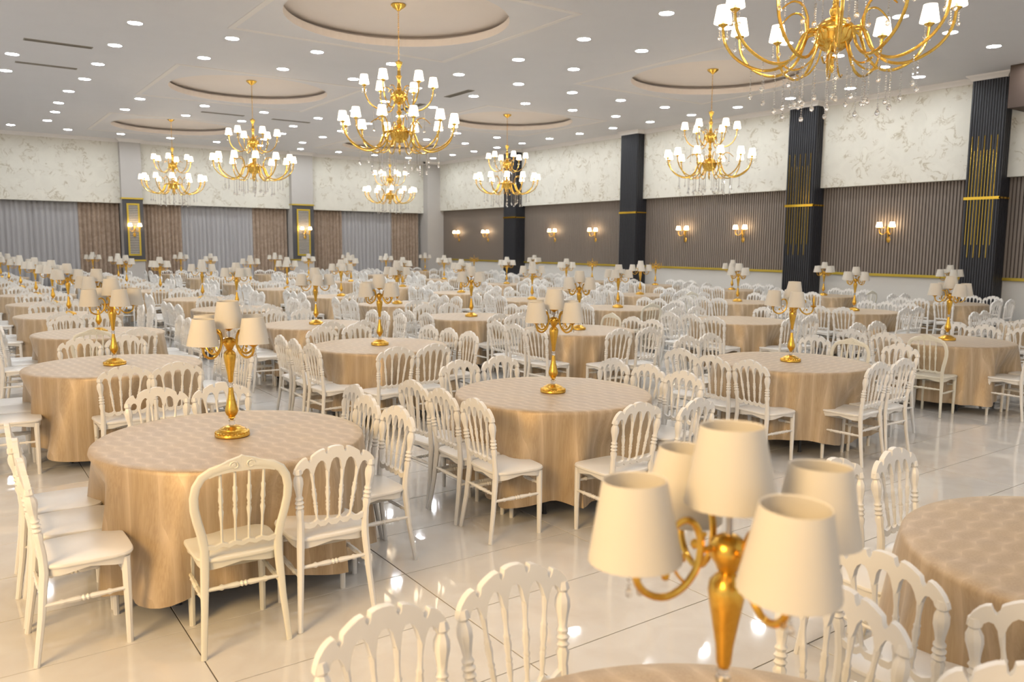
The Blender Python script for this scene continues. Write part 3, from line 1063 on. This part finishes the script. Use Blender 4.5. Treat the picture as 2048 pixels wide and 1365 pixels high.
vis = [c for c in chairs if in_view((c[3], c[4], 0.6), 170, 400) and hypot(c[3], c[4]) > 0.55]
vis.sort(key=lambda c: hypot(c[3], c[4]))
far_stuff = MB()
for i, (li, ri, si, x, y, rz, nm, where, bal) in enumerate(vis):
    kind = 'b' if bal else 'n'
    spec, jmb, jme = KIT[kind]
    if i < 300:
        lab = ('cream balloon-back chair, ' if bal else 'white spindle-back chair, ') + nm + ', ' + where
        if i < 120:
            thing('banquet_chair', spec, (x, y, 0), rz, lab, 'chair', 'banquet chairs')
        else:
            tag(link('banquet_chair', jme, None, (x, y, 0), (0, 0, rz)), lab, 'chair', 'banquet chairs')
    else:
        far_stuff.add(jmb, Matrix.Translation((x, y, 0)) @ Matrix.Rotation(rz, 4, 'Z'))
if far_stuff.v:
    tag(link('far_chairs', far_stuff.mesh('far_chairs', M['chair'])), 'crowd of white chairs around the farthest tables by the back wall', 'chairs', kind='stuff')

# ------------------------------------------------------------------ chandeliers
CZ = -5.8
def cz(p):
    return [(r, z + CZ) for r, z in p]
canopy = MB().lathe(cz([(.02, 5.70), (.035, 5.715), (.09, 5.75), (.125, 5.785), (.125, 5.80)]), 20)
chain = MB()
for i in range(26):
    z = 5.72 - i * 0.031
    pts = []
    for k in range(9):
        a = 2 * pi * k / 8
        dx, dz = .010 * cos(a), .021 * sin(a)
        pts.append((dx, 0, z + dz + CZ) if i % 2 else (0, dx, z + dz + CZ))
    chain.tube(pts, .0032, 4, False)
stem = MB().lathe(cz([(.012, 3.84), (.03, 3.87), (.045, 3.90), (.05, 3.93), (.028, 3.96), (.022, 4.02), (.034, 4.05), (.05, 4.08), (.03, 4.10), (.024, 4.14), (.03, 4.2), (.03, 4.44), (.045, 4.46),
                      (.03, 4.50), (.026, 4.58), (.036, 4.63), (.05, 4.66), (.03, 4.68), (.024, 4.76), (.03, 4.80), (.05, 4.84), (.062, 4.87), (.058, 4.89), (.03, 4.90), (.012, 4.92)]), 12)
uhub = MB().lathe(cz([(.02, 4.19), (.06, 4.22), (.11, 4.27), (.135, 4.32), (.135, 4.345), (.11, 4.39), (.06, 4.43), (.03, 4.45)]), 20)
lhub = MB().lathe(cz([(.02, 3.57), (.07, 3.585), (.12, 3.62), (.15, 3.67), (.16, 3.715), (.17, 3.74), (.17, 3.775), (.15, 3.80), (.11, 3.84), (.05, 3.865), (.03, 3.88)]), 24)
finial = MB().lathe(cz([(.004, 3.40), (.014, 3.42), (.024, 3.45), (.012, 3.48), (.028, 3.52), (.02, 3.54)]), 12)
lo_path = smooth_path(cz([(.165, 3.755), (.245, 3.745), (.285, 3.66), (.33, 3.56), (.43, 3.475), (.56, 3.452), (.70, 3.495), (.83, 3.585), (.915, 3.71), (.94, 3.845)]), 3)
curl_path = smooth_path(cz([(.255, 3.74), (.265, 3.86), (.315, 3.95), (.39, 3.975), (.46, 3.945), (.53, 3.88)]), 3)
up_path = smooth_path(cz([(.13, 4.335), (.145, 4.24), (.20, 4.155), (.30, 4.115), (.41, 4.15), (.505, 4.24), (.557, 4.36), (.57, 4.47)]), 3)
ucurl = smooth_path(cz([(.13, 4.335), (.14, 4.42), (.19, 4.47), (.26, 4.475), (.32, 4.45)]), 3)
dip_path = smooth_path(cz([(.13, 3.64), (.17, 3.53), (.25, 3.45), (.34, 3.425), (.41, 3.455)]), 3)
arm_lo = MB().tube(radial(lo_path), .0135, 8)
arm_loc = MB().tube(radial(lo_path), .0135, 8).tube(radial(curl_path), [.0125 - .006 * i / len(curl_path) for i in range(len(curl_path))], 6)
arm_up = MB().tube(radial(up_path), .0115, 8).tube(radial(ucurl), [.011 - .006 * i / len(ucurl) for i in range(len(ucurl))], 6)
arm_dip = MB().tube(radial(dip_path), .009, 6)
c_cup = MB().lathe([(.008, 0), (.014, .008), (.03, .02), (.046, .034), (.042, .038), (.014, .04), (.012, .06), (.008, .07)], 14)
c_shade = shade_mb(.083, .058, .150, 24, 0)
CH = {k: v_.mesh(k, m_) for k, v_, m_ in (('canopy', canopy, M['brass']), ('chain', chain, M['brass']), ('stem', stem, M['brass']), ('upper_hub', uhub, M['brass']), ('lower_hub', lhub, M['brass']),
      ('finial', finial, M['brass']), ('arm_lo', arm_lo, M['brass']), ('arm_loc', arm_loc, M['brass']), ('arm_up', arm_up, M['brass']), ('arm_dip', arm_dip, M['brass']), ('cup', c_cup, M['brass']),
      ('shade', c_shade, M['litshade']), ('s_long', strand(15, .022, .0095, .021), M['crystal']), ('s_mid', strand(10, .021, .0095, .021), M['crystal']), ('s_short', strand(4, .017, .009, .021), M['crystal']))}

def chandelier(x, y, label, seed):
    rnd = random.Random(seed)
    sp_ = [(k, CH[k]) for k in ('canopy', 'chain', 'stem', 'upper_hub', 'lower_hub', 'finial')]
    a0 = rnd.uniform(0, pi / 6)
    for i in range(12):
        a = a0 + i * pi / 6
        sp_.append(('arm', CH['arm_loc' if i % 2 == 0 else 'arm_lo'], (0, 0, 0), (0, 0, a), [('cup', CH['cup'], (.94, 0, 3.84 + CZ), (0, 0, 0)), ('crystal_strand', CH['s_short'], (.965, .03, 3.855 + CZ), (0, 0, 0)),
                                                                                             ('crystal_strand', CH['s_short'], (.90, 0, 3.86 + CZ), (0, 0, 0))]))
        sp_.append(('lamp_shade', CH['shade'], (.94 * cos(a), .94 * sin(a), 3.888 + CZ), (0, 0, 0)))
        b_ = a + pi / 12
        if i % 2:
            sp_.append(('scroll', CH['arm_dip'], (0, 0, 0), (0, 0, b_)))
        for r_, k in ((.30, 's_long'), (.47, 's_long'), (.68, 's_mid')):
            q = a + rnd.uniform(-.05, .05)
            zz = {.30: 3.51, .47: 3.445, .68: 3.475}[r_]
            sp_.append(('crystal_strand', CH[k], (r_ * cos(q), r_ * sin(q), zz + CZ - rnd.uniform(0, .03)), (0, 0, 0)))
    for i in range(6):
        a = a0 + 0.35 + i * pi / 3
        sp_.append(('arm', CH['arm_up'], (0, 0, 0), (0, 0, a), [('cup', CH['cup'], (.57, 0, 4.465 + CZ), (0, 0, 0)), ('crystal_strand', CH['s_short'], (.60, 0, 4.485 + CZ), (0, 0, 0)), ('crystal_strand', CH['s_short'], (.545, .02, 4.475 + CZ), (0, 0, 0))]))
        sp_.append(('lamp_shade', CH['shade'], (.57 * cos(a), .57 * sin(a), 4.513 + CZ), (0, 0, 0)))
        for r_ in (.27, .42):
            sp_.append(('crystal_strand', CH['s_long'], (r_ * cos(a), r_ * sin(a), 4.112 + CZ), (0, 0, 0)))
    thing('chandelier', sp_, (x, y, ZC + 0.2), rnd.uniform(0, 1), label, 'chandelier', 'two-tier gold chandeliers')

for x, y, lab in ((6.45, 4.28, 'nearest gold chandelier cut by the top edge, at the upper right'), (6.4, 12.3, 'gold chandelier in the middle of the left line, hanging largest in full view'),
                  (6.43, 20.05, 'gold chandelier third in the left line, above the back pillar'), (6.25, 27.6, 'farthest gold chandelier of the left line, at left'),
                  (14.25, 12.42, 'nearest gold chandelier of the right line, before the third column'), (14.2, 20.3, 'middle gold chandelier of the right line, before the far column'),
                  (14.1, 27.9, 'farthest gold chandelier of the right line, below another one in view')):
    chandelier(x, y, lab, int(x * 10 + y))

# ------------------------------------------------------------------ wall sconces
s_plate = MB().lathe([(.02, -.012), (.055, -.01), (.06, 0), (.05, .012), (.02, .02)], 18)
pl = MB().add(s_plate, Matrix.Translation((0, -.012, -.26)) @ Matrix.Rotation(pi / 2, 4, 'X') @ Matrix.Diagonal((0.9, 1.25, 1, 1)))
pl.tube([(0, -.03, -.24), (0, -.05, -.14), (0, -.055, -.05), (0, -.04, .03), (0, -.05, .07)], [.012, .018, .026, .018, .006], 8)
sc_path = smooth_path([(.02, -.04), (.06, -.10), (.115, -.135), (.175, -.11), (.20, -.05), (.202, .0)])
s_arm = MB().tube(radial(sc_path), .009, 6)
s_arm.tube(radial(smooth_path([(.03, -.03), (.05, .03), (.09, .045), (.11, .02)])), .006, 5)
SM = {'plate': pl.mesh('wall_plate', M['gold']), 'arm': s_arm.mesh('arm', M['gold']), 'shade': shade_mb(.075, .052, .115, 20, 0).mesh('lamp_shade', M['sconceshade'])}
def sconce(x, y, z, rz, label):
    sp_ = [('wall_plate', SM['plate'])]
    for a in (-pi / 2 - 0.95, -pi / 2 + 0.95):
        sp_.append(('arm', SM['arm'], (0, -.045, 0), (0, 0, a), [('cup', CH['cup'], (.202, 0, -.005), (0, 0, 0)), ('crystal_strand', CH['s_short'], (.202, 0, -.02), (0, 0, 0)), ('crystal_strand', CH['s_short'], (.10, 0, -.13), (0, 0, 0))]))
        sp_.append(('lamp_shade', SM['shade'], (.202 * cos(a), -.045 + .202 * sin(a), .045), (0, 0, 0)))
    thing('wall_sconce', sp_, (x, y, z), rz, label, 'wall lamp', 'gold wall sconces')
for (y, lab) in ((30.71, 'gold two-light sconce nearest the back corner on the slatted wall'), (28.38, 'gold two-light sconce second from back corner, left of the farthest column'),
                 (23.84, 'gold two-light sconce just right of the farthest column'), (21.54, 'gold two-light sconce just left of the second column'),
                 (17.33, 'gold two-light sconce just right of the second column'), (15.13, 'gold two-light sconce just left of the third column'),
                 (10.76, 'gold two-light sconce alone between the third and nearest columns')):
    sconce(XREC - 0.034, y, 2.36, -pi / 2, lab)
sconce(5.86, 32.168, 2.42, 0, 'gold two-light sconce on the left back wall pillar grille')
sconce(12.34, 32.168, 2.42, 0, 'gold two-light sconce on the back wall pillar nearer the corner')

# ------------------------------------------------------------------ downlights
ring = MB().lathe([(.115, 0), (.135, 0.0), (.135, -.006), (.122, -.012), (.115, -.008), (.115, 0)], 24, cap0=False, cap1=False).mesh('rim', M['plaster'])
disc = MB().lathe([(.115, -.006), (.1145, -.004)], 24).mesh('led_panel', M['led'])
DL = []
for i in range(9):
    x = 2.95 + i * 1.64
    for k, (y, s_) in enumerate(((15.3 + .04 * i, 'nearer middle strip, nearer row'), (17.22 + .04 * i, 'nearer middle strip, farther row'), (23.05 + .05 * i, 'far middle strip, nearer row'), (25.12 + .05 * i, 'far middle strip, farther row'))):
        if abs(x - 9.5) < 0.1 or i <= 8:
            DL.append((x - (0.1 if k > 1 else 0), y, s_, i))
for i, y in enumerate((7.35, 9.47, 11.5, 13.52, 19.48, 21.38, 27.2, 29.12)):
    DL.append((9.72, y, 'centre aisle strip, left row', i))
    DL.append((11.16, y, 'centre aisle strip, right row', i))
for i, y in enumerate((7.35, 9.47, 11.5, 13.4, 19.22, 21.13, 26.92, 28.94)):
    DL.append((2.95, y, 'left aisle strip, right row', i))
    DL.append((1.42, y + .05, 'left aisle strip, left row', i))
for i in range(14):
    DL.append((17.58, 9.54 + i * 1.627, 'row along the right wall', i))
for i in range(10):
    DL.append((2.1 + i * 1.62, 30.75 + .055 * i, 'row along the back wall', i))
for i in range(4):
    DL.append((12.84 + 1.6 * i, 7.34, 'near right strip, nearer row', i))
    DL.append((12.84 + 1.62 * i, 9.49, 'near right strip, farther row', i))
for i in range(5):
    DL.append((1.4 - i * 1.64 - 1.5, 15.25, 'strip left of the left aisle, nearer row', i))
    DL.append((1.4 - i * 1.64 - 1.5, 17.2, 'strip left of the left aisle, farther row', i))
for i in range(5):
    DL.append((1.4 + i * 1.64, 7.3, 'near left strip over the front tables, farther row', i))
    DL.append((1.4 + i * 1.64, 1.2, 'near left strip over the front tables, nearer row', i))
done = []
for x, y, s_, i in DL:
    if any(hypot(x - a, y - b) < 0.5 for a, b in done) or any(hypot(x - a, y - b) < 2.05 for a, b in CIRC):
        continue
    done.append((x, y))
    thing('downlight', [('rim', ring), ('led_panel', disc)], (x, y, ZC), 0, 'round recessed downlight number %s, %s' % (WORDS[i + 1] if i < 11 else ['twelve', 'thirteen', 'fourteen'][i - 11], s_), 'downlight', 'ceiling downlights')

# ------------------------------------------------------------------ air vents, camera dome
def vent(x0, x1, y0, y1, label):
    cx, cy = (x0 + x1) / 2, (y0 + y1) / 2
    hx, hy = (x1 - x0) / 2, (y1 - y0) / 2
    fr = MB()
    t_ = 0.018
    fr.box(-hx, hx, -hy, -hy + t_, -.012, 0).box(-hx, hx, hy - t_, hy, -.012, 0).box(-hx, -hx + t_, -hy + t_, hy - t_, -.012, 0).box(hx - t_, hx, -hy + t_, hy - t_, -.012, 0)
    bk = MB().box(-hx + t_, hx - t_, -hy + t_, hy - t_, -.003, 0)
    sp_ = [('frame', fr.mesh('frame', M['vent'], False)), ('slot', bk.mesh('slot', M['vent_dark'], False))]
    bl = MB().box(-hx + t_, hx - t_, -.006, .006, -.010, -.003) if hx > hy else MB().box(-.006, .006, -hy + t_, hy - t_, -.010, -.003)
    sp_.append(('blade', bl.mesh('blade', M['vent'], False)))
    thing('air_vent', sp_, (cx, cy, ZC), 0, label, 'air vent', 'slot air vents')
vent(1.5, 2.64, 17.66, 17.82, 'long ceiling air vent at top left, nearer one')
vent(1.52, 2.66, 19.98, 20.12, 'long ceiling air vent at top left, farther one')
vent(0.0, 1.1, 24.1, 24.24, 'ceiling air vent at the far left edge')
vent(6.32, 7.52, 24.16, 24.30, 'far ceiling air vent, left of its pair, beside a chandelier')
vent(8.38, 9.55, 24.22, 24.36, 'far ceiling air vent, right of its pair')
vent(10.6, 10.78, 16.8, 17.95, 'ceiling air vent in the centre aisle, nearer one')
vent(10.6, 10.78, 19.2, 20.42, 'ceiling air vent in the centre aisle, farther one')
dm = thing('dome_camera', [('mount', MB().lathe([(.07, -.02), (.07, 0)], 16).mesh('mount', M['white_wall'])), ('dome', MB().lathe([(.002, -.10), (.035, -.088), (.055, -.055), (.06, -.02)], 16).mesh('dome', M['black']))],
           (18.0, 32.2, ZC), 0, 'small black dome security camera on the ceiling by the back corner', 'camera')
